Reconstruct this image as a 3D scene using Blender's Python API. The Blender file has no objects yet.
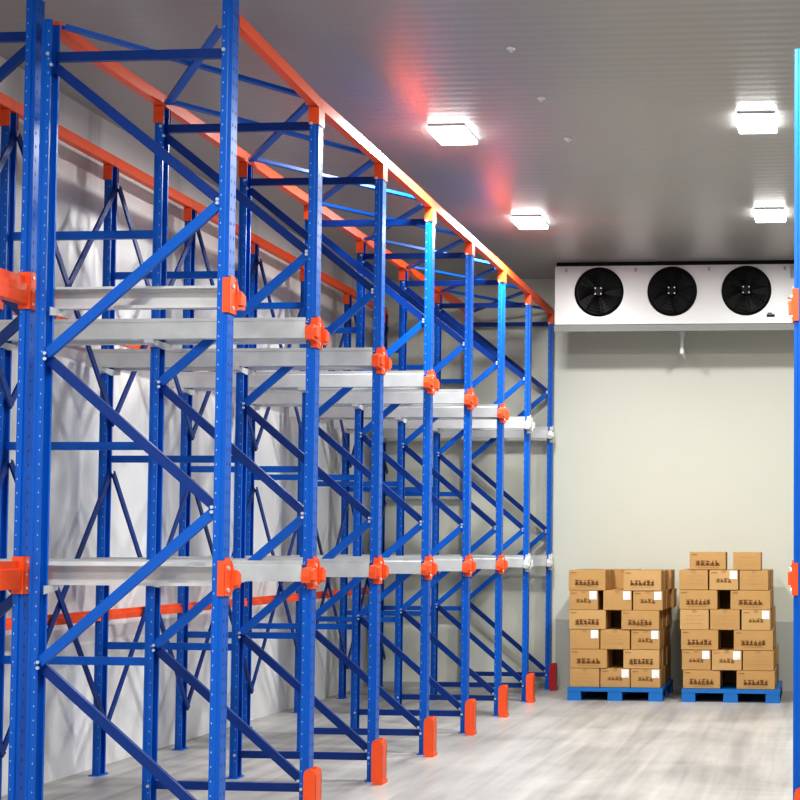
import bpy, bmesh, math, random
from mathutils import Vector, Matrix
random.seed(7)
SC = bpy.context.scene
COL = SC.collection

# ------------------------------------------------------------------ materials
def new_mat(name):
    m = bpy.data.materials.new(name); m.use_nodes = True
    nt = m.node_tree
    b = nt.nodes['Principled BSDF']
    return m, nt, b

def paint(name, col, rough=.4, metal=0., var=.12, scale=6., bump=0., spec=.5, rvar=.08):
    m, nt, b = new_mat(name)
    N = nt.nodes; L = nt.links
    tc = N.new('ShaderNodeTexCoord'); no = N.new('ShaderNodeTexNoise')
    no.inputs['Scale'].default_value = scale; no.inputs['Detail'].default_value = 4
    L.new(tc.outputs['Object'], no.inputs['Vector'])
    mx = N.new('ShaderNodeMix'); mx.data_type = 'RGBA'
    mx.inputs[6].default_value = (*[c*(1-var) for c in col], 1)
    mx.inputs[7].default_value = (*[min(1, c*(1+var)) for c in col], 1)
    L.new(no.outputs['Fac'], mx.inputs[0]); L.new(mx.outputs[2], b.inputs['Base Color'])
    mr = N.new('ShaderNodeMapRange')
    mr.inputs[3].default_value = max(.02, rough-rvar); mr.inputs[4].default_value = rough+rvar
    L.new(no.outputs['Fac'], mr.inputs[0]); L.new(mr.outputs[0], b.inputs['Roughness'])
    b.inputs['Metallic'].default_value = metal
    b.inputs['Specular IOR Level'].default_value = spec
    if bump:
        bp = N.new('ShaderNodeBump'); bp.inputs['Strength'].default_value = bump; bp.inputs['Distance'].default_value = .01
        L.new(no.outputs['Fac'], bp.inputs['Height']); L.new(bp.outputs[0], b.inputs['Normal'])
    return m

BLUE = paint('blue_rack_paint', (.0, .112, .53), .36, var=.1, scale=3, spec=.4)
DBLUE = paint('shaded_blue_brace_paint', (.0, .034, .215), .36, var=.12, scale=4, spec=.45)  # rack blue deepened to hold the shade on falling brace faces
ORANGE = paint('orange_rack_paint', (.88, .105, .022), .4, var=.08, scale=4)
RED = paint('dark_red_guard_paint', (.42, .012, .015), .4)
GALV = paint('galvanised_steel', (.66, .68, .68), .40, metal=.25, var=.16, scale=9)
HOLE = paint('pale_punched_hole', (.34, .46, .64), .5)
HOLED = paint('dark_punched_hole', (.0, .03, .16), .6)
BOLT = paint('bright_bolt_head', (.7, .75, .8), .3, metal=.6)
WHITE = paint('white_coated_sheet', (.78, .79, .78), .3, var=.03, scale=1.5)
GREY = paint('grey_coated_sheet', (.42, .44, .44), .4, var=.05, scale=2)
BLACK = paint('black_plastic', (.002, .002, .0025), .45, var=.2, spec=.18)
BLACKM = paint('black_interior', (.003, .003, .003), .55, var=.2, spec=.25)
COPPER = paint('copper_pipe', (.75, .36, .13), .3, metal=.8)
PVC = paint('white_pvc', (.85, .86, .86), .4, var=.03)
PBLUE = paint('blue_plastic', (.006, .16, .50), .45, var=.1, scale=5)
CARD = paint('brown_cardboard', (.50, .30, .122), .8, var=.12, scale=5, bump=.08, spec=.2)
CARD2 = paint('pale_brown_cardboard', (.55, .345, .15), .8, var=.12, scale=4, bump=.08, spec=.2)
TAPE = paint('brown_packing_tape', (.40, .235, .095), .4, var=.1)
INK = paint('dark_brown_ink', (.20, .09, .035), .8, var=.2, spec=.1)
PAPER = paint('white_paper', (.90, .90, .88), .7, var=.03)
PINK = paint('grey_print', (.66, .66, .67), .7)
RWALL = paint('grey_right_wall_panel', (.40, .41, .40), .5, var=.05, scale=1)
TRAY = paint('shaded_grey_drip_tray', (.27, .28, .27), .45, var=.05)  # grey darkened further, shade of the downward face put into the colour

def wall_back_mat():
    m, nt, b = new_mat('cream_wall_panel'); N = nt.nodes; L = nt.links
    tc = N.new('ShaderNodeTexCoord'); no = N.new('ShaderNodeTexNoise'); no.inputs['Scale'].default_value = .7
    L.new(tc.outputs['Object'], no.inputs['Vector'])
    cr = N.new('ShaderNodeMix'); cr.data_type = 'RGBA'
    cr.inputs[6].default_value = (.66, .68, .59, 1); cr.inputs[7].default_value = (.71, .725, .63, 1)
    L.new(no.outputs['Fac'], cr.inputs[0]); L.new(cr.outputs[2], b.inputs['Base Color'])
    b.inputs['Roughness'].default_value = .4
    return m

def wall_left_mat():
    m, nt, b = new_mat('white_glossy_wall_panel'); N = nt.nodes; L = nt.links
    tc = N.new('ShaderNodeTexCoord'); mp = N.new('ShaderNodeMapping')
    mp.inputs['Scale'].default_value = (1, 1.0, .22)
    L.new(tc.outputs['Object'], mp.inputs['Vector'])
    no = N.new('ShaderNodeTexNoise'); no.inputs['Scale'].default_value = 1.6; no.inputs['Detail'].default_value = 3
    no.inputs['Distortion'].default_value = .8
    L.new(mp.outputs[0], no.inputs['Vector'])
    cr = N.new('ShaderNodeValToRGB')
    cr.color_ramp.elements[0].position = .32; cr.color_ramp.elements[0].color = (.60, .61, .61, 1)
    cr.color_ramp.elements[1].position = .55; cr.color_ramp.elements[1].color = (.92, .93, .92, 1)
    L.new(no.outputs['Fac'], cr.inputs[0]); L.new(cr.outputs[0], b.inputs['Base Color'])
    bp = N.new('ShaderNodeBump'); bp.inputs['Strength'].default_value = .5; bp.inputs['Distance'].default_value = .05
    L.new(no.outputs['Fac'], bp.inputs['Height']); L.new(bp.outputs[0], b.inputs['Normal'])
    b.inputs['Roughness'].default_value = .28
    return m

def ceiling_mat():
    m, nt, b = new_mat('ribbed_grey_ceiling_panel'); N = nt.nodes; L = nt.links
    tc = N.new('ShaderNodeTexCoord'); sep = N.new('ShaderNodeSeparateXYZ'); L.new(tc.outputs['Object'], sep.inputs[0])
    no = N.new('ShaderNodeTexNoise'); no.inputs['Scale'].default_value = .5; no.inputs['Detail'].default_value = 2
    L.new(tc.outputs['Object'], no.inputs['Vector'])
    mx = N.new('ShaderNodeMix'); mx.data_type = 'RGBA'
    mx.inputs[6].default_value = (.345, .345, .335, 1); mx.inputs[7].default_value = (.40, .40, .39, 1)
    L.new(no.outputs['Fac'], mx.inputs[0]); L.new(mx.outputs[2], b.inputs['Base Color'])
    def math_(op, a, bv):
        n = N.new('ShaderNodeMath'); n.operation = op
        if hasattr(a, 'links'): L.new(a, n.inputs[0])
        else: n.inputs[0].default_value = a
        if bv is not None:
            if hasattr(bv, 'links'): L.new(bv, n.inputs[1])
            else: n.inputs[1].default_value = bv
        return n.outputs[0]
    ribs = math_('SINE', math_('MULTIPLY', sep.outputs['Y'], 2*math.pi/.12), None)
    fr = math_('FRACT', math_('DIVIDE', math_('ADD', sep.outputs['Y'], .42), 1.09), None)
    seam = math_('LESS_THAN', fr, .012)
    h = math_('SUBTRACT', math_('MULTIPLY', ribs, .0011), math_('MULTIPLY', seam, .003))
    bp = N.new('ShaderNodeBump'); bp.inputs['Strength'].default_value = .4; bp.inputs['Distance'].default_value = 1.
    L.new(h, bp.inputs['Height']); L.new(bp.outputs[0], b.inputs['Normal'])
    b.inputs['Roughness'].default_value = .34; b.inputs['Metallic'].default_value = .1
    return m

def floor_mat():
    m, nt, b = new_mat('trowelled_concrete_floor'); N = nt.nodes; L = nt.links
    tc = N.new('ShaderNodeTexCoord')
    def noise(scale, rot, sc, det=5, dist=0.):
        mp = N.new('ShaderNodeMapping'); mp.inputs['Rotation'].default_value = (0, 0, rot); mp.inputs['Scale'].default_value = sc
        L.new(tc.outputs['Object'], mp.inputs['Vector'])
        n = N.new('ShaderNodeTexNoise'); n.inputs['Scale'].default_value = scale; n.inputs['Detail'].default_value = det
        n.inputs['Distortion'].default_value = dist
        L.new(mp.outputs[0], n.inputs['Vector']); return n.outputs['Fac']
    a = noise(1.5, math.radians(3), (2.4, .16, 1), 6, .35)
    c = noise(1.3, math.radians(-9), (5.5, .3, 1), 5, .6)
    d = noise(1.1, .3, (.9, .8, 1), 6, .8)
    def mixf(x, y, f):
        n = N.new('ShaderNodeMix'); n.data_type = 'FLOAT'; n.inputs[0].default_value = f
        L.new(x, n.inputs[2]); L.new(y, n.inputs[3]); return n.outputs[0]
    s = mixf(mixf(a, c, .42), d, .34)
    cr = N.new('ShaderNodeValToRGB')
    e = cr.color_ramp.elements
    e[0].position = .38; e[0].color = (.235, .23, .222, 1)
    e[1].position = .59; e[1].color = (.49, .48, .455, 1)
    L.new(s, cr.inputs[0]); L.new(cr.outputs[0], b.inputs['Base Color'])
    mr = N.new('ShaderNodeMapRange'); mr.inputs[1].default_value = .35; mr.inputs[2].default_value = .65
    mr.inputs[3].default_value = .5; mr.inputs[4].default_value = .3
    L.new(s, mr.inputs[0]); L.new(mr.outputs[0], b.inputs['Roughness'])
    bp = N.new('ShaderNodeBump'); bp.inputs['Strength'].default_value = .05; bp.inputs['Distance'].default_value = .02
    L.new(a, bp.inputs['Height']); L.new(bp.outputs[0], b.inputs['Normal'])
    return m

def emit_mat(name, col, s):
    m, nt, b = new_mat(name)
    b.inputs['Base Color'].default_value = (.9, .9, .9, 1)
    b.inputs['Emission Color'].default_value = (*col, 1); b.inputs['Emission Strength'].default_value = s
    return m
LAMP = emit_mat('glowing_diffuser', (1, .98, .95), 14)

# ------------------------------------------------------------------ mesh builder
class MB:
    def __init__(s): s.v = []; s.f = []; s.m = []
    def add(s, vs, fs, mat=0):
        o = len(s.v); s.v += [tuple(v) for v in vs]
        s.f += [tuple(i+o for i in f) for f in fs]; s.m += [mat]*len(fs)
    def box(s, lo, hi, mat=0):
        x0, y0, z0 = lo; x1, y1, z1 = hi
        s.add([(x0,y0,z0),(x1,y0,z0),(x1,y1,z0),(x0,y1,z0),(x0,y0,z1),(x1,y0,z1),(x1,y1,z1),(x0,y1,z1)],
              [(0,3,2,1),(4,5,6,7),(0,1,5,4),(1,2,6,5),(2,3,7,6),(3,0,4,7)], mat)
    def quad(s, pts, mat=0): s.add(pts, [(0,1,2,3)], mat)
    def prism(s, prof, fn, a, b, mat=0):
        """closed 2D profile swept from a to b; fn(u, v, t) -> xyz"""
        n = len(prof)
        vs = [fn(u, v, a) for u, v in prof]+[fn(u, v, b) for u, v in prof]
        fs = [(i, (i+1) % n, (i+1) % n+n, i+n) for i in range(n)]+[tuple(range(n-1, -1, -1)), tuple(range(n, 2*n))]
        s.add(vs, fs, mat)
    def strip(s, line, th, fn, a, b, mat=0):
        """thin-walled open profile (polyline, thickness th) swept from a to b"""
        P = [Vector((x, y)) for x, y in line]; n = len(P); off = []
        for i in range(n):
            d1 = (P[i]-P[i-1]).normalized() if i else (P[1]-P[0]).normalized()
            d2 = (P[i+1]-P[i]).normalized() if i < n-1 else d1
            n1 = Vector((-d1.y, d1.x)); n2 = Vector((-d2.y, d2.x))
            k = (n1+n2); k = k/max(.3, k.length_squared)*2
            off.append(P[i]+k*th)
        for i in range(n-1):
            s.prism([P[i], P[i+1], off[i+1], off[i]], fn, a, b, mat)
    def bar(s, p0, p1, w, t, nrm, lip=.003, mat=0):
        """channel bar from p0 to p1: web w wide facing nrm, lips t deep behind it"""
        p0 = Vector(p0); p1 = Vector(p1); d = (p1-p0).normalized(); nrm = Vector(nrm).normalized()
        sd = d.cross(nrm).normalized(); L = (p1-p0).length
        fn = lambda u, v, k: p0+d*k+sd*u+nrm*v
        s.strip([(-w/2, -t), (-w/2, 0), (w/2, 0), (w/2, -t)], -lip, fn, 0, L, mat)
    def cyl(s, p0, p1, r, n=12, mat=0, r1=None):
        p0 = Vector(p0); p1 = Vector(p1); d = (p1-p0).normalized()
        a = d.orthogonal().normalized(); b = d.cross(a); r1 = r if r1 is None else r1
        vs = [p0+(a*math.cos(2*math.pi*i/n)+b*math.sin(2*math.pi*i/n))*r for i in range(n)]
        vs += [p1+(a*math.cos(2*math.pi*i/n)+b*math.sin(2*math.pi*i/n))*r1 for i in range(n)]
        s.add(vs, [(i, (i+1) % n, (i+1) % n+n, i+n) for i in range(n)]+[tuple(range(n-1, -1, -1)), tuple(range(n, 2*n))], mat)
    def torus(s, c, R, r, n=48, k=8, mat=0):
        vs = []; fs = []           # axis along y
        for i in range(n):
            t = 2*math.pi*i/n
            for j in range(k):
                q = 2*math.pi*j/k; rr = R+r*math.cos(q)
                vs.append((c[0]+rr*math.cos(t), c[1]+r*math.sin(q), c[2]+rr*math.sin(t)))
        for i in range(n):
            for j in range(k):
                fs.append((i*k+j, i*k+(j+1) % k, ((i+1) % n)*k+(j+1) % k, ((i+1) % n)*k+j))
        s.add(vs, fs, mat)
    def mesh(s, name, mats, bevel=0, smooth=False):
        me = bpy.data.meshes.new(name); me.from_pydata(s.v, [], s.f)
        for m in (mats if isinstance(mats, (list, tuple)) else [mats]): me.materials.append(m)
        me.polygons.foreach_set('material_index', s.m)
        bm = bmesh.new(); bm.from_mesh(me)
        bmesh.ops.recalc_face_normals(bm, faces=bm.faces)
        if bevel:
            bmesh.ops.bevel(bm, geom=list(bm.edges), offset=bevel, segments=2, affect='EDGES', profile=.5)
        bm.to_mesh(me); bm.free()
        if smooth:
            me.polygons.foreach_set('use_smooth', [True]*len(me.polygons))
            try: me.set_sharp_from_angle(angle=math.radians(40))
            except Exception: pass
        return me

def link(name, me, parent=None, loc=(0,0,0), rz=0):
    o = bpy.data.objects.new(name, me); COL.objects.link(o)
    o.location = loc; o.rotation_euler = (0, 0, rz); o.parent = parent
    return o
def tag(o, label, cat, group=None):
    o['label'] = label; o['category'] = cat; o['kind'] = 'thing'
    if group: o['group'] = group
    return o
def thing(name, label, cat, loc=(0,0,0), group=None, rz=0):
    return tag(link(name, None, None, loc, rz), label, cat, group)
def struct(name, me, loc=(0,0,0)):
    o = link(name, me, None, loc); o['kind'] = 'structure'; return o
def dup(o, parent):
    c = o.copy(); COL.objects.link(c); c.parent = parent
    for ch in o.children: dup(ch, c)
    return c
ORD = ['zeroth', 'first', 'second', 'third', 'fourth', 'fifth', 'sixth', 'seventh', 'eighth']

# ------------------------------------------------------------------ room shell
XW, XR, YB, YN, HC = -5.32, 6.2, 17.92, -4.0, 4.836
m = MB(); m.box((XW-.15, YN-.15, -.2), (XR+.15, YB+.15, 0)); struct('floor', m.mesh('floor', floor_mat()))
m = MB(); m.box((XW-.15, YN-.15, HC), (XR+.15, YB+.15, HC+.15)); struct('ceiling', m.mesh('ceiling', ceiling_mat()))
WB = wall_back_mat()
m = MB(); m.box((XW, YB, 0), (XR, YB+.15, HC)); struct('wall_back', m.mesh('wall_back', WB))
m = MB(); m.box((XW-.15, YN, 0), (XW, YB+.15, HC)); struct('wall_left', m.mesh('wall_left', wall_left_mat()))
m = MB(); m.box((XR, YN, 0), (XR+.15, YB+.15, HC)); struct('wall_right', m.mesh('wall_right', RWALL))
m = MB(); m.box((XW, YN-.15, 0), (XR, YN, HC)); struct('wall_front', m.mesh('wall_front', WHITE))
SHADE_BAND = paint('grey_shade_band', (.47, .485, .44), .4, var=.06, scale=1)  # thin greyer sheet standing in for shade low on the back wall
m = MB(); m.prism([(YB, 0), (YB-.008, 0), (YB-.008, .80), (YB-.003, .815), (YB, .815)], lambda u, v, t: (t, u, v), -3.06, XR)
struct('wall_shade_band_1', m.mesh('wall_shade_band', SHADE_BAND))
m = MB(); m.box((XW, YB-.012, .0), (-3.02, YB, .05)); struct('baseboard_back', m.mesh('baseboard', GREY))

# ------------------------------------------------------------------ racking
XF, X2, X3 = -3.12, -4.12, -5.13
Y1, SP = 7.84, 1.42
HT = 4.38
def FY(i): return Y1+SP*(i-1)

def post_mesh(h):
    m = MB()
    line = [(-.028,.034),(-.028,.05),(.004,.05),(.010,.042),(.028,.042),(.028,-.042),(.010,-.042),(.004,-.05),(-.028,-.05),(-.028,-.034)]
    m.strip(line, -.003, lambda u, v, t: (u, v, t), .008, h, 0)
    k = 0; z = .12
    while z < h-.05:
        for y in (-.021, .021):
            m.quad([(.0285,y-.006,z),(.0285,y+.006,z),(.0285,y+.004,z+.018),(.0285,y-.004,z+.018)], 2)
        for sy in (-1, 1):
            m.quad([(-.0195,sy*.0505,z),(-.0135,sy*.0505,z),(-.0135,sy*.0505,z+.009),(-.0195,sy*.0505,z+.009)], 1)
        z += .075
    return m.mesh('post', [BLUE, HOLE, HOLED])
POST = post_mesh(HT); POST1 = post_mesh(4.57); POSTB = post_mesh(4.465); RISE = .028; POSTR = post_mesh(HT+RISE); POSTE = post_mesh(4.525); POSTA = post_mesh(4.62)
m = MB(); m.box((-.042, -.07, 0), (.042, .07, .008))
for sx in (-1, 1): m.cyl((sx*.034, sx*.061, .008), (sx*.034, sx*.061, .02), .007, 6, 1)
FOOT = m.mesh('foot_plate', [BLUE, BOLT])
m = MB()   # folded sleeve over the top of a post
m.strip([(-.034,-.056),(.033,-.056),(.033,.056),(-.034,.056)], .003, lambda u, v, t: (u, v, t), HT-.11, HT, 0)
m.box((-.034, -.056, HT-.003), (.033, .056, HT))
CAP = m.mesh('post_cap', ORANGE)
def hbrace(z, w=.05):
    m = MB(); m.bar((.03, 0, z), (.97, 0, z), w, .03, (0, -1, 0), .004, 0)
    for x in (.015, .985): m.cyl((x, -.052, z), (x, -.06, z), .011, 6, 1)
    return m
def dbrace(xa, za, xb, zb, y):
    m = MB(); m.bar((xa, y, za), (xb, y, zb), .052, .028, (0, -1, 0), .004, 0)
    for x, z in ((xa, za), (xb, zb)): m.cyl((x, -.05, z), (x, -.058, z), .01, 6, 1)
    return m
# frame local frame: origin at rear post, +x towards the aisle, front post at x=1
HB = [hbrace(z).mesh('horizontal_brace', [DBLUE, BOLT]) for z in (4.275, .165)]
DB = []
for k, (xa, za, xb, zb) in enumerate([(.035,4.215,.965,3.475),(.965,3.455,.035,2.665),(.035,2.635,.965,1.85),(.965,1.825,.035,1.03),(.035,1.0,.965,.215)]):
    DB.append(dbrace(xa, za, xb, zb, -.038 if k % 2 else -.008).mesh('diagonal_brace', [BLUE if k % 2 else DBLUE, BOLT]))  # lit blue on rising braces, shade-darkened blue on falling ones
FRAME_MESH = dict(h=HB, d=DB)

def bracket_mesh(z, sides, mat):
    """cantilever bracket hooked on the aisle face of a post: upright plate with a stub arm to each lane"""
    m = MB()
    prof = [(-.04, -.10), (.04, -.10), (.043, -.05), (.043, .06), (.025, .10), (-.025, .10), (-.043, .06), (-.043, -.05)]
    m.prism(prof, lambda u, v, t: (t, u, z+v), .030, .038)
    m.box((.002, -.055, z-.10), (.038, -.052, z+.085)); m.box((.002, .052, z-.10), (.038, .055, z+.085))
    for s in sides:
        # tapered box arm plus its up-turned toe
        m.prism([(.045,-.075),(.085,-.062),(.155,-.06),(.16,-.02),(.148,.025),(.10,.035),(.07,.03),(.045,.07)],
                lambda u, v, t: (t, s*u, z+v), -.0, .046)
        m.prism([(.055,-.045),(.13,-.04),(.125,.012),(.06,.03)], lambda u, v, t: (t, s*u, z+v), .046, .062)
    for zz in (-.07, .045):
        m.cyl((.038, 0, z+zz), (.046, 0, z+zz), .012, 6, 1)
    return m.mesh('rail_bracket', [mat, BOLT])
def arm_mesh(z, sides):
    """plain support arm of a rear post"""
    m = MB()
    for s in sides:
        m.prism([(.0,-.10),(.15,-.08),(.15,-.0535),(.0,-.0535)], lambda u, v, t: (t, s*u, z+v), .029, .034)
        m.prism([(.052,-.09),(.15,-.075),(.15,-.0535),(.052,-.0535)], lambda u, v, t: (t, s*u, z+v), -.025, .03)
    return m.mesh('rail_bracket', GALV)
ZL = (1.485, 2.975)      # rail levels (bracket centre)
BR = {}
def get_br(z, sides, mat, kind):
    k = (z, sides, mat.name, kind)
    if k not in BR: BR[k] = bracket_mesh(z, sides, mat) if kind == 'front' else arm_mesh(z, sides)
    return BR[k]

def upright_frame(loc, label, pm, sides=(), bmat=ORANGE, caps=True, group='upright frames of the left rack', mirror=False, brackets=True):
    t = thing('upright_frame', label, 'rack frame', loc, group, math.pi if mirror else 0)
    link('post', pm, t, (1, 0, 0)); link('post', POSTB if pm is POST1 else POSTR, t, (0, 0, 0), math.pi)
    link('foot_plate', FOOT, t, (1, 0, 0)); link('foot_plate', FOOT, t)
    for me in HB: link('horizontal_brace', me, t)
    for me in DB: link('diagonal_brace', me, t)
    if caps:
        link('post_cap', CAP, t, (1, 0, 0)); link('post_cap', CAP, t, (0, 0, RISE), math.pi)
    if brackets:
        for z in ZL:
            o = link('rail_bracket', get_br(z, sides, bmat, 'front'), t, (1, 0, 0))
            o['label'] = 'orange cross-shaped rail bracket' if bmat is ORANGE else 'grey cross-shaped rail bracket'
            for sd in sides: link('rail_bracket', get_br(z, (sd,), bmat, 'rear'), t)
    return t

def rail_mesh(x0, x1, z, s):
    """galvanised channel rail; s = side of the frame it lies on"""
    m = MB()
    line = [(.075, .055), (.135, .055), (.145, .045), (.145, -.052), (.085, -.052), (.085, -.035)]
    m.strip([(s*u, v) for u, v in line], .003*(1 if s > 0 else -1)*-1, lambda u, v, t: (t, u, z+v), x0, x1, 0)
    m.strip([(s*.135, .055), (s*.137, .075)], .003, lambda u, v, t: (t, u, z+v), x0, x1, 0)
    return m.mesh('pallet_rail', GALV)
RM = {}
for i in range(1, 9):
    sides = (1,) if i == 1 else ((-1,) if i == 8 else (-1, 1))
    where = {1: 'nearest the camera', 8: 'against the back wall'}.get(i, ORD[i]+' from the camera')
    upright_frame((X2, FY(i), 0), 'blue braced upright frame of the left rack, '+where, POST1 if i == 1 else POST,
                  sides, GALV if i > 6 else ORANGE, caps=(i > 1))
    for lv, z in enumerate(ZL):
        for s in sides:
            x0 = -4.2 if i == 1 else -5.22
            key = (i == 1, lv, s)
            if key not in RM: RM[key] = rail_mesh(x0, -3.125, z, s)
            o = link('pallet_rail', RM[key], None, (0, FY(i), 0))
            tag(o, 'galvanised steel pallet rail, %s level, on the %s side of the %s blue frame' % (
                ('lower', 'upper')[lv], 'near' if s < 0 else 'far', ORD[i]), 'pallet rail', 'galvanised pallet rails of the left rack')

# post guards on the floor, one in front of each aisle post
def guard_mesh(mat):
    m = MB()
    prof = [(-.05,.0),(.05,.0),(.05,.26),(.044,.292),(.024,.31),(-.024,.31),(-.044,.292),(-.05,.26)]
    m.prism(prof, lambda u, v, t: (t+u*.0, u*1.1, v), .066, .076)          # rounded face plate
    m.prism([(.0,.024),(.076,.024),(.076,.27),(.070,.296),(.050,.31),(.026,.31),(.006,.296),(.0,.27)], lambda u, v, t: (u, t, v), -.056, -.048)
    m.prism([(.0,.024),(.076,.024),(.076,.27),(.070,.296),(.050,.31),(.026,.31),(.006,.296),(.0,.27)], lambda u, v, t: (u, t, v), .048, .056)
    m.box((.014, -.066, 0), (.082, .066, .03))
    return m.mesh('post_guard', mat)
GM = guard_mesh(ORANGE); GMR = guard_mesh(RED)
for i in range(2, 9):
    o = link('post_guard', GMR if i == 8 else GM, None, (XF+.046, FY(i)-.14, 0))
    tag(o, ('dark red' if i == 8 else 'orange')+' steel post guard on the floor at the %s aisle post from the camera' % ORD[i],
        'post guard', None if i == 8 else 'orange post guards of the left rack')

# rear row of single posts with spacers to the frames
TIE = []
for z in (3.605, 2.27, .925):
    m = MB(); m.bar((.035, 0, z), (X2-X3-.035, 0, z), .05, .035, (0, -1, 0), .004)
    TIE.append(m.mesh('spacer_tie', BLUE))
for i in range(2, 9):
    t = thing('rear_upright', 'blue single post by the left wall, spaced behind the %s frame' % ORD[i], 'rack post', (X3, FY(i), 0), 'rear posts by the left wall')
    link('post', POSTR, t, (0, 0, 0), math.pi); link('foot_plate', FOOT, t); link('post_cap', CAP, t, (0, 0, RISE), math.pi)
    for me in TIE: link('spacer_tie', me, t)
    sides = (-1,) if i == 8 else (-1, 1)
    for z in ZL:
        for sd in sides: link('rail_bracket', get_br(z, (sd,), ORANGE, 'rear'), t)

# orange top beams, bay by bay
def ybeam(L, h=.08, w=.055, rise=0.):
    m = MB(); b = w/2
    m.prism([(-b,0),(b,0),(b,h*.62),(b*.55,h*.66),(b*.55,h),(-b,h)], lambda u, v, t: (u, t, v+rise*(1-t/L)), 0, L)
    return m
def put_beam(x, y0, y1, z, name, label, cat, group, h=.08, w=.055, rise=0.):
    m = ybeam(y1-y0, h, w, rise)
    return tag(link(name, m.mesh(name, ORANGE), None, (x, y0, z+.0015)), label, cat, group)
for i in range(1, 8):
    for x, nm in ((XF, 'aisle'), (X2, 'middle')):
        y0 = FY(i)+(.052 if i == 1 else .002); y1 = FY(i+1)-.002+(.05 if i == 7 else 0)
        put_beam(x, y0, y1, HT+(0 if x == XF else RISE), 'top_beam', 'orange top beam over the %s posts, %s to %s frame' % (nm, ORD[i], ORD[i+1]), 'top beam', 'orange top beams', rise=.055 if (i == 1 and x == XF) else 0.)
YA, XA = 7.92, -4.25
for i in range(1, 8):
    a = 'corner post' if i == 1 else ORD[i]+' post'
    y0 = YA+.052 if i == 1 else FY(i)+.002; y1 = FY(i+1)-.002+(.05 if i == 7 else 0)
    put_beam(X3, y0, y1, HT+RISE, 'top_beam', 'orange top beam along the left wall, %s to %s rear post' % (a.replace(' post', ''), ORD[i+1]), 'top beam', 'orange top beams')
    y0 = YA+.054 if i == 1 else FY(i)+.054; y1 = FY(i+1)-.054
    for z, nm in ((3.125, 'upper'), (1.105, 'lower')):
        put_beam(X3, y0, y1, z, 'backing_beam', 'orange backing beam by the left wall, %s level, %s to %s rear post' % (nm, a.replace(' post', ''), ORD[i+1]), 'backing beam', 'orange backing beams', .072, .045)
    # crossed bars in the plane of the rear posts
    for zlo, zhi, nm in ((2.52, 4.25, 'upper'), (.33, 2.17, 'lower')):
        for up in (0, 1):
            m = MB(); za, zb = (zlo, zhi) if up else (zhi, zlo)
            xo = X3+.052 if up else X3+.070
            m.bar((xo, y0-(.054 if i > 1 else -.01), za), (xo, y1+.054, zb), .045, .014, (1, 0, 0), .004)
            o = link('cross_brace', m.mesh('cross_brace', DBLUE))
            tag(o, 'blue diagonal wall-side bar, %s tier, %s from %s to %s rear post' % (nm, 'rising' if up else 'falling', a.replace(' post', ''), ORD[i+1]), 'cross brace', 'crossed bars by the left wall')
    # plan bracing under the top beams
    for up in (0, 1):
        m = MB(); ya, yb = FY(i)+.02, FY(i+1)-.06
        z = 4.435-.027*up
        p, q = ((XF-.062, ya, z), (X2+.062, yb, z)) if up else ((X2+.062, ya, z), (XF-.062, yb, z))
        m.bar(p, q, .045, .022, (0, 0, -1), .004)
        o = link('plan_brace', m.mesh('plan_brace', BLUE))
        tag(o, 'blue rack-top brace, %s, %s to %s frame' % ('running away from the aisle' if up else 'running towards the aisle', ORD[i], ORD[i+1]), 'top brace', 'crossed braces under the rack top')

# near rack at the left edge: end frame and the load beams running towards the camera
def near_frame(y, label):
    W = XA-X3
    t = thing('upright_frame', label, 'rack frame', (X3, y, 0), 'end frames of the near rack')
    link('post', POSTA, t, (W, 0, 0)); link('post', POSTA, t, (0, 0, 0), math.pi)
    link('foot_plate', FOOT, t, (W-.0, 0, 0)); link('foot_plate', FOOT, t)
    for z in (4.42, .17):
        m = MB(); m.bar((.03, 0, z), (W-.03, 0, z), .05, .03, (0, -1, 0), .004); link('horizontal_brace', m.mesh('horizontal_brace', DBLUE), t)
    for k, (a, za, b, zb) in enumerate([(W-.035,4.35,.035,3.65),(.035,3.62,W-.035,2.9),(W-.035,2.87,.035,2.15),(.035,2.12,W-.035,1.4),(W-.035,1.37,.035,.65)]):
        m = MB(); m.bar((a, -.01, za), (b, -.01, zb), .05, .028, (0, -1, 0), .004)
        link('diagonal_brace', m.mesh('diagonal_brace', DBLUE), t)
    return t
near_frame(YA, 'tall blue end frame of the near rack, at the left edge')
near_frame(YA-2.6, 'blue frame of the near rack, closer to the camera beyond the left edge')
for z, nm in ((1.485, 'lower'), (3.015, 'upper')):
    t = thing('load_beam', 'orange box load beam at the left edge, %s level, running towards the camera' % nm, 'load beam', (XA, YA-2.6+.052, z), 'load beams of the near rack')
    L = 2.496
    m = MB(); m.prism([(-.03,-.075),(.025,-.075),(.025,.03),(.006,.035),(.006,.075),(-.03,.075)], lambda u, v, k: (u, k, v), .005, L-.005)
    m.box((.0255, .03, -.012), (.0265, L-.03, -.006))
    link('beam', m.mesh('beam', ORANGE), t)
    for y, sg in ((.0, -1), (L, 1)):
        m = MB()
        m.box((-.032, min(y, y-sg*.004), -.10), (.034, max(y, y-sg*.004), .10))
        m.box((.0305, min(y, y+sg*.07), -.10), (.0345, max(y, y+sg*.07), .10))
        for zz in (-.07, 0, .07): m.cyl((.0345, y+sg*.03, zz), (.039, y+sg*.03, zz), .009, 6, 1)
        link('end_plate', m.mesh('end_plate', [ORANGE, BOLT]), t)

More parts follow.
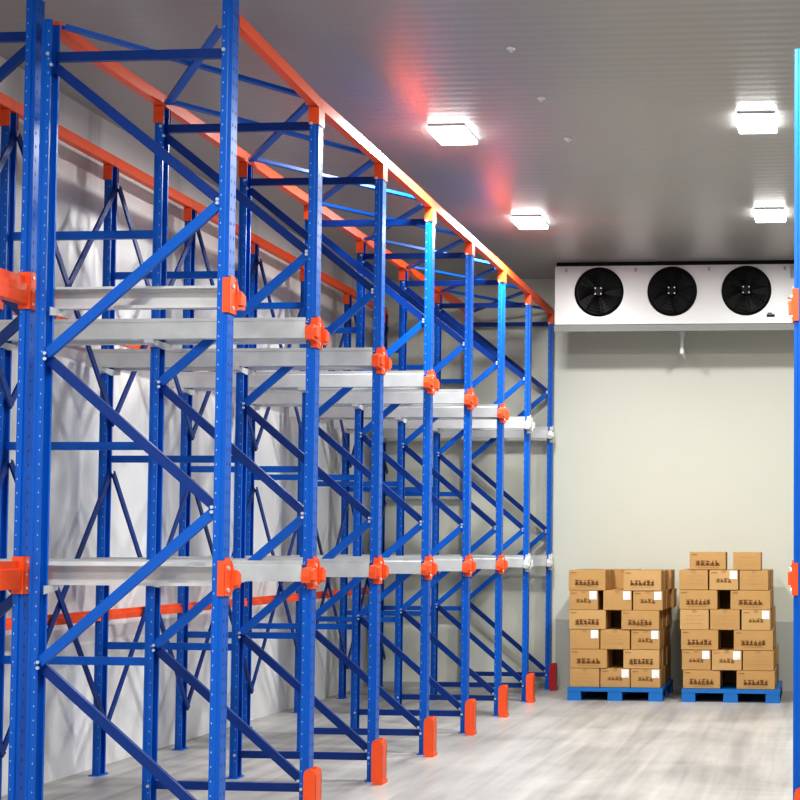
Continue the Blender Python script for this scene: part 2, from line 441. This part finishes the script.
# right rack: its first frame shows at the right edge
def right_frame():
    t = thing('upright_frame', 'blue upright frame of the right rack, cut by the right edge', 'rack frame', (.90, 8.8, 0), None, 0)
    link('post', POSTE, t, (-1.005, 0, 0), math.pi); link('post', POSTE, t)
    link('foot_plate', FOOT, t, (-1.005, 0, 0)); link('foot_plate', FOOT, t)
    for me in HB: link('horizontal_brace', me, t, (-1, 0, 0))
    for me in DB: link('diagonal_brace', me, t, (-1, 0, 0))
    for z in (1.485, 3.05): link('rail_bracket', get_br(z, (-1,), ORANGE, 'front'), t, (-1.005, 0, 0), math.pi)
    o = link('post_guard', GM, None, (-.125, 8.66, 0))
    tag(o, 'orange steel post guard at the foot of the right rack post', 'post guard')
right_frame()

# ------------------------------------------------------------------ unit cooler
CY = 16.9
cx0, cx1, cz0, cz1 = -2.93, -.10, 4.135, 4.795
t = thing('unit_cooler', 'white ceiling-hung unit cooler with three black fans on the back wall', 'cooler', ((cx0+cx1)/2, CY, cz0))
ox = (cx0+cx1)/2
def lx(x): return x-ox
CH = cz1-cz0
m = MB(); m.prism([(0,.0),(.55,.03),(.55,CH),(0,CH)], lambda u, v, k: (k, u, v), lx(cx0), lx(cx1))
link('casing', m.mesh('casing', WHITE, bevel=.006), t)
m = MB(); m.prism([(.01,-.075),(.56,.0),(.56,.028),(.0,-.004)], lambda u, v, k: (k, u, v), lx(cx0)-.004, lx(cx1)+.004)
link('drip_tray', m.mesh('drip_tray', TRAY), t)
m = MB(); m.box((lx(cx0)+.02, .0, CH), (lx(cx1)-.02, .05, HC-cz0)); m.box((lx(cx0)+.02, .48, CH), (lx(cx1)-.02, .53, HC-cz0))
link('hanging_rail', m.mesh('hanging_rail', BLACKM), t)
FX = (-2.43, -1.61, -.785); FR = .262; FZ = 4.50-cz0
def fan_meshes():
    m = MB(); m.torus((0,0,0), FR, .016); m.cyl((0,.0,0), (0,-.006,0), FR, 48, 0)
    a = m.mesh('fan', BLACK, smooth=True)
    m = MB()
    for k in range(5):
        t0 = 2*math.pi*k/5; vs = []
        for j in range(5):
            r = .06+j*.045
            for e in (0, 1):
                th = t0+(.10+e*.75)+j*.05
                vs.append((r*math.cos(th), -.012-.028*e, r*math.sin(th)))
        m.add(vs, [(2*j, 2*j+1, 2*j+3, 2*j+2) for j in range(4)])
    b = m.mesh('fan_blades', BLACKM)
    m = MB()
    for r in (.05, .085, .12, .155, .19, .225, .255): m.torus((0,-.052-.02*(1-r/.26),0), r, .0022, 40, 5)
    for k in range(8):
        th = 2*math.pi*k/8+.2
        m.cyl((.045*math.cos(th),-.07,.045*math.sin(th)), (FR*math.cos(th),-.02,FR*math.sin(th)), .003, 6)
    c = m.mesh('wire_guard', BLACK, smooth=True)
    m = MB(); m.cyl((0,-.006,0), (0,-.062,0), .062, 24, 0, .055)
    for sx in (-1, 1):
        for sz in (-1, 1): m.cyl((sx*.032,-.06,sz*.032), (sx*.032,-.076,sz*.032), .0085, 8, 1)
    d = m.mesh('hub', [BLACK, PVC], smooth=True)
    return a, b, c, d
fa, fb, fc, fd = fan_meshes()
for x in FX:
    f = link('fan', fa, t, (lx(x), 0, FZ))
    link('fan_blades', fb, f); link('wire_guard', fc, f); link('hub', fd, f)
for x in (-2.80, -2.02, -1.20, -.36):
    m = MB(); m.box((-.012, -.006, -.02), (.012, 0, .02)); m.cyl((0,-.006,.006), (0,-.012,.006), .006, 8)
    link('hook_clip', m.mesh('hook_clip', GREY), t, (lx(x), 0, CH-.05))
m = MB(); px = lx(-1.54); py = .48
m.cyl((px, py, -.0), (px, py, -.26), .020, 14); m.cyl((px, py, .02), (px, py, -.07), .030, 14)
m.cyl((px, py, -.245), (px, YB-CY-.002, -.255), .020, 14); m.cyl((px, py, -.272), (px, py, -.222), .026, 14)
o = link('drain_pipe', m.mesh('drain_pipe', PVC, smooth=True), t)
m = MB()
for k, (dz, r) in enumerate(((.28, .012), (.22, .016))):
    m.cyl((lx(cx1)+.0, .1, dz), (lx(cx1)+.22, .1, dz), r, 10); m.cyl((lx(cx1)+.22, .1, dz-.01), (lx(cx1)+.22, .1, HC-cz0-.002), r, 10)
    m.cyl((lx(-.33)+.0, -.012-.006*k, dz), (lx(cx1)+.005, -.012-.006*k, dz-.01), r*.7, 10)
link('copper_pipe', m.mesh('copper_pipe', COPPER, smooth=True), t)
m = MB(); m.box((lx(-.30), -.03, CH-.16), (lx(-.19), 0, CH-.03)); link('junction_box', m.mesh('junction_box', GREY, bevel=.005), t)
m = MB(); m.box((lx(-.56), -.003, .07), (lx(-.47), 0, .10)); m.box((lx(-.55), -.004, .105), (lx(-.50), 0, .118))
o = link('maker_plate', m.mesh('maker_plate', BLACKM), t)

# ------------------------------------------------------------------ ceiling lights
m = MB(); m.box((-.14, -.21, .012), (.14, .21, .03)); HOUS = m.mesh('housing', GREY)
m = MB(); m.box((-.145, -.21, -.022), (.145, .21, .012)); DIFF = m.mesh('diffuser', LAMP, bevel=.012)
LX = (-2.79, -.45); LYS = (1.9, 5.05, 8.25, 11.47, 14.65)
LPOW = 98
for a, x in enumerate(LX):
    for b, y in enumerate(LYS):
        if a == 1: y -= .17
        if (a, b) == (0, 2): continue
        vis = a < 2 and b > 2
        lab = {(0,3): 'square ceiling light over the rack edge, nearer one on the left', (0,4): 'square ceiling light over the rack edge, farther one by the cooler',
               (1,3): 'square ceiling light near the right edge, nearer one', (1,4): 'square ceiling light near the right edge, farther one above the cooler'}.get((a, b))
        if lab is None:
            lab = 'square ceiling light outside the view, row %s of %s lights' % (ORD[b+1], ('left', 'right')[a])
        t = thing('ceiling_light', lab, 'ceiling light', (x, y, HC-.03), 'square ceiling lights')
        link('housing', HOUS, t); link('diffuser', DIFF, t)
        ld = bpy.data.lights.new('lamp', 'AREA'); ld.shape = 'RECTANGLE'; ld.size = .30; ld.size_y = .44
        ld.energy = LPOW; ld.color = (1, .985, .955)
        lo = bpy.data.objects.new('lamp', ld); COL.objects.link(lo); lo.location = (0, 0, -.045); lo.parent = t
for k, (x, y) in enumerate(((-1.95, 9.54), (-1.953, 10.63), (-1.938, 11.72))):
    m = MB(); m.cyl((0,0,0), (0,0,-.012), .03, 10); m.cyl((0,0,-.012), (0,0,-.03), .012, 6)
    o = link('ceiling_bolt', m.mesh('ceiling_bolt', PVC), None, (x, y, HC))
    tag(o, 'tiny white bolt head on the ceiling, %s of a line of three' % ('nearest', 'middle', 'farthest')[k], 'bolt', 'ceiling bolts')

# ------------------------------------------------------------------ pallets and cartons
def pallet_mesh(W, D):
    m = MB()
    n = 7; g = .018; w = (D-g*(n-1))/n
    for k in range(n): m.box((0, k*(w+g), .118), (W, k*(w+g)+w, .138))
    for x0, x1 in ((0, .15), (W/2-.08, W/2+.08), (W-.155, W)):
        m.box((x0+.002, .002, .098), (x1-.002, D-.002, .118))
        for y0 in (0, D/2-.07, D-.14):
            m.prism([(x0,.0),(x1,.0),(x1-.004,.1),(x0+.004,.1)], lambda u, v, k: (u, k, v), y0, y0+.14)
        m.box((x0+.01, .01, .0), (x1-.01, D-.01, .018))
    m.box((0, -.004, .098), (W, .03, .140)); m.box((0, D-.03, .098), (W, D+.004, .140))
    return m.mesh('pallet', PBLUE)
PY = 16.5; PD = 1.2; ZB = .1405
tag(link('pallet', pallet_mesh(1.035, PD), None, (-2.685, PY, 0)), 'blue plastic pallet under the left stack of cartons', 'pallet', 'blue pallets')
tag(link('pallet', pallet_mesh(1.055, PD), None, (-1.447, PY, 0)), 'blue plastic pallet under the right, taller stack of cartons', 'pallet', 'blue pallets')

def marking(w, h, kind, rnd):
    """smeared printing: a line of stroke-built characters, on the y=0 face (towards -y)"""
    m = MB(); y = -.0045
    def stroke(x0, z0, x1, z1, t):
        d = Vector((x1-x0, z1-z0)); L = max(1e-4, d.length); n = Vector((-d.y, d.x))/L*t/2
        m.quad([(x0+n.x, y, z0+n.y), (x1+n.x, y, z1+n.y), (x1-n.x, y, z1-n.y), (x0-n.x, y, z0-n.y)])
    if kind == 'long':
        n = rnd.choice((5, 6, 6)); cw = w*.64/n; xs = -w*.32; zc = -h*.12; ch = h*.27
    else:
        n = 4; cw = w*.5/n; xs = -w*.25; zc = -h*.02; ch = h*.2
    for k in range(n):
        a = xs+k*cw+cw*.08; b = a+cw*.84; lo, hi = zc-ch/2, zc+ch/2
        t = .0095 if kind == 'long' else .005
        for q in range(rnd.randint(2, 3)):
            zz = lo+(hi-lo)*(.12+.38*q)+rnd.uniform(-.005, .005); stroke(a, zz, b, zz+rnd.uniform(-.006, .008), t)
        xm = (a+b)/2+rnd.uniform(-.006, .006); stroke(xm, lo, xm+rnd.uniform(-.004, .004), hi, t)
        stroke(xm, (lo+hi)/2, a, lo, t*.9); stroke(xm, (lo+hi)/2, b, lo+rnd.uniform(0, .01), t*.9)
        if rnd.random() < .5: stroke(a, hi, b, lo, t*.8)
    if kind == 'long':
        x = -w*.26; z = zc-ch*.85
        while x < w*.26:
            l = rnd.uniform(.008, .02); stroke(x, z, x+l, z, .003); x += l+.008
    return m.mesh('printed_marking', INK)
def small_print(rnd):
    m = MB(); x = .02
    for k in range(4):
        m.quad([(x, -.0045, -.032), (x+.013, -.0045, -.032), (x+.013, -.0045, -.026), (x, -.0045, -.026)]); x += .016
    return m.mesh('small_print', INK)
def faint(w, h, rnd):
    m = MB(); y = -.0045
    for r in range(3):
        x = -w*.25; z = h*(.2-.2*r)
        while x < w*.28:
            l = rnd.uniform(.008, .03); m.quad([(x, y, z), (x+l, y, z), (x+l, y, z+.004), (x, y, z+.004)]); x += l+.012
    return m.mesh('printed_marking', TAPE)
STK = MB(); STK.box((-.039, -.002, -.045), (.039, 0, .045), 0)
for k in range(5):
    STK.quad([(-.03, -.0025, .03-k*.015), (.03-(k*7 % 4)*.012, -.0025, .03-k*.015), (.03-(k*7 % 4)*.012, -.0025, .033-k*.015), (-.03, -.0025, .033-k*.015)], 1)
STK.quad([(.0, -.0026, -.038), (.03, -.0026, -.038), (.03, -.0026, -.024), (.0, -.0026, -.024)], 1)
STICKER = STK.mesh('paper_sticker', [PAPER, PINK])
rnd = random.Random(11)
LM = [marking(.41, .205, 'long', rnd) for _ in range(5)]; SM = [marking(.33, .205, 'short', rnd) for _ in range(2)]; FM = [faint(.33, .205, rnd) for _ in range(2)]
def carton_mesh(w, d, h, mat, axis):
    m = MB(); m.box((-w/2, 0, 0), (w/2, d, h))
    me = MB(); r = rnd.uniform
    # slightly bulged faces
    bm = bmesh.new()
    g = bmesh.ops.create_cube(bm, size=1)
    bmesh.ops.subdivide_edges(bm, edges=list(bm.edges), cuts=2, use_grid_fill=True)
    for v in bm.verts:
        x, y, z = v.co; b = .006*(1-4*x*x)*(1-4*z*z)*(1 if y > 0 else -.3)
        v.co = (x*w+.0012*(1-4*y*y)*(1-4*z*z)*(1 if x > 0 else -1)*(abs(x) > .49), y*d+d/2+(b if abs(y) > .49 else 0), z*h+h/2)
    bmesh.ops.bevel(bm, geom=[e for e in bm.edges if e.calc_face_angle(0) > .8], offset=.004, segments=2, affect='EDGES')
    out = bpy.data.meshes.new('carton'); bm.to_mesh(out); bm.free()
    out.materials.append(mat); out.materials.append(TAPE); out.materials.append(BLACKM)
    # packing tape along the top seam and down both ends, plus the flap gap under it
    bm = bmesh.new(); bm.from_mesh(out)
    def q(pts, mi):
        f = bm.faces.new([bm.verts.new(p) for p in pts]); f.material_index = mi
    e = .0008; t = .024
    if axis == 'x':
        q([(-w/2,d/2-t,h+e),(w/2,d/2-t,h+e),(w/2,d/2+t,h+e),(-w/2,d/2+t,h+e)], 1)
        for s in (-1, 1): q([(s*(w/2+.0018),d/2-t,h),(s*(w/2+.0018),d/2+t,h),(s*(w/2+.0018),d/2+t,h-.06),(s*(w/2+.0018),d/2-t,h-.06)], 1)
    else:
        q([(-t,0,h+e),(t,0,h+e),(t,d,h+e),(-t,d,h+e)], 1)
        q([(-t,-.0006,h),(t,-.0006,h),(t,-.0006,h-.05),(-t,-.0006,h-.05)], 1)
    bm.to_mesh(out); bm.free()
    return out
CM = {}; SP = small_print(rnd)
def carton(x0, x1, y0, d, z0, h, label, mark=None, sticker=False, mat=CARD, axis='x', group=None, rz=0.):
    w = x1-x0-.004
    key = (math.floor(w*100+.001)/100, d, math.floor(h*200+.001)/200+.002, mat.name, axis)
    if key not in CM: CM[key] = carton_mesh(key[0], key[1], key[2], mat, axis)
    o = link('carton', CM[key], None, ((x0+x1)/2, y0, z0), rz)
    tag(o, label, 'carton', group)
    if mark is not None: link('printed_marking', mark, o, (0, 0, h/2))
    if mark is not None and mark not in FM: link('small_print', SP, o, (-key[0]/2, 0, h))
    if sticker:
        c = link('paper_sticker', STICKER, o, (key[0]/2-.052, -.0025, h-.052)); c['label'] = 'white paper sticker'
    return o
LAY = ['bottom', 'second', 'third', 'fourth', 'fifth', 'sixth', 'seventh']
def stack(side, rows, zs, xa, xb, grp, fy):
    for r, row in enumerate(rows):
        z0 = zs[r]+.0006; h = zs[r+1]-zs[r]-.0012
        n = len(row); long_ = n == 2
        d = .33 if long_ else .42
        for k, (x0, x1, mk, st) in enumerate(row):
            pos = ('left', 'right')[k] if n == 2 else ('left', 'middle', 'right')[k]
            if r == 6: pos = ('left', 'right')[k]
            mesh = None
            if mk == 'L': mesh = LM[(r+k*2) % 5]
            elif mk == 'S': mesh = SM[(r+k) % 2]
            elif mk == 'F': mesh = FM[(r+k) % 2]
            nm = 'top' if r == len(rows)-1 else LAY[r]
            lab = 'brown carton%s, %s of front row, %s layer of the %s stack' % (
                ' with white sticker' if st else (' with dark printed characters' if mk == 'L' else ''), pos, nm, side)
            carton(x0, x1, fy+rnd.uniform(0, .012), d, z0, h, lab, mesh, st, CARD2 if (r*3+k*2) % 4 == 1 else CARD, 'x' if long_ else 'y', grp)
        if r == 6: continue
        # back row of the layer
        y0 = fy+d+.018; nm = 'top' if r == len(rows)-1 else LAY[r]
        xl, xr = row[0][0], row[-1][1]
        if long_:
            ww = (xr-xl)/3; back = [(xl+ww*k, xl+ww*(k+1)) for k in range(3)]; dd = .42; ps = ('left', 'middle', 'right')
        else:
            back = [(xl, xl+.41), (xr-.41, xr)]; dd = .33; ps = ('left', 'right')
        mid = row if not long_ else row
        for k, (x0, x1, mk, st) in enumerate(row):
            pos = ('left', 'right')[k] if n == 2 else ('left', 'middle', 'right')[k]
            carton(x0+.006, x1+.006, y0, d, z0, h, 'brown carton, %s of middle row, %s layer of the %s stack' % (pos, nm, side), None, False, CARD, 'x' if long_ else 'y', grp)
        y0 += d+.012
        sh = .045 if side == 'left' and r in (4, 5) else (.02 if r % 2 else .0)
        for k, (x0, x1) in enumerate(back):
            off = sh if k == len(back)-1 else 0
            carton(x0+off, x1+off, y0, dd, z0, h, 'brown carton, %s of back row, %s layer of the %s stack' % (ps[k], nm, side), None, False, CARD, 'y' if long_ else 'x', grp)
def R(*a): return a
left_rows = [
    [(-2.667,-2.337,'F',0),(-2.333,-2.008,'S',1),(-2.004,-1.677,'S',1)],
    [(-2.664,-2.257,'L',0),(-2.085,-1.690,'L',0)],
    [(-2.670,-2.345,None,1),(-2.337,-2.012,'F',0),(-2.006,-1.684,'S',1)],
    [(-2.685,-2.272,'L',0),(-2.110,-1.692,'L',0)],
    [(-2.680,-2.360,'S',1),(-2.313,-1.990,None,1),(-1.984,-1.657,'S',1)],
    [(-2.688,-2.281,'L',0),(-2.090,-1.672,'L',0)]]
zl = [ZB, .345, .550, .765, .973, 1.185, 1.405]
stack('left', left_rows, zl, 0, 0, 'cartons of the left stack', PY+.03)
right_rows = [
    [(-1.440,-1.028,'L',0),(-.863,-.441,'L',0)],
    [(-1.450,-1.135,'S',1),(-1.128,-.800,'S',1),(-.795,-.457,'F',0)],
    [(-1.462,-1.053,'L',0),(-.892,-.465,'L',0)],
    [(-1.475,-1.155,'F',0),(-1.148,-.822,'F',0),(-.812,-.490,'S',1)],
    [(-1.480,-1.066,'L',0),(-.929,-.494,'L',0)],
    [(-1.486,-1.166,'F',0),(-1.160,-.838,'S',1),(-.832,-.517,'F',0)],
    [(-1.374,-.976,'L',0),(-.903,-.598,'F',0)]]
zr = [ZB, .340, .555, .772, .990, 1.200, 1.416, 1.610]
stack('right', right_rows, zr, 0, 0, 'cartons of the right stack', PY+.03)

# ------------------------------------------------------------------ camera and world
cam = bpy.data.cameras.new('camera'); co = bpy.data.objects.new('camera', cam); COL.objects.link(co)
cam.sensor_width = 36; cam.lens = 1536.22/800*36
cam.shift_x = (400-680.06)/800; cam.shift_y = (483.85-400)/800
yaw, pit, rol = .0891, .0417, .0055
fw = Vector((-math.sin(yaw)*math.cos(pit), math.cos(yaw)*math.cos(pit), math.sin(pit)))
rt = Vector((math.cos(yaw), math.sin(yaw), 0)); up = rt.cross(fw)
r2 = math.cos(rol)*rt+math.sin(rol)*up; u2 = -math.sin(rol)*rt+math.cos(rol)*up
M = Matrix((r2, u2, -fw)).transposed().to_4x4(); M.translation = (0, 0, 1.65)
co.matrix_world = M
SC.camera = co
w = bpy.data.worlds.new('world'); SC.world = w; w.use_nodes = True
w.node_tree.nodes['Background'].inputs[0].default_value = (.6, .65, .7, 1); w.node_tree.nodes['Background'].inputs[1].default_value = .3
SC.view_settings.view_transform = 'Standard'
SC.view_settings.look = 'Medium High Contrast'
SC.view_settings.exposure = 0.12
SC.cycles.max_bounces = 8
SC.cycles.use_denoising = True
SC.cycles.sample_clamp_indirect = 6
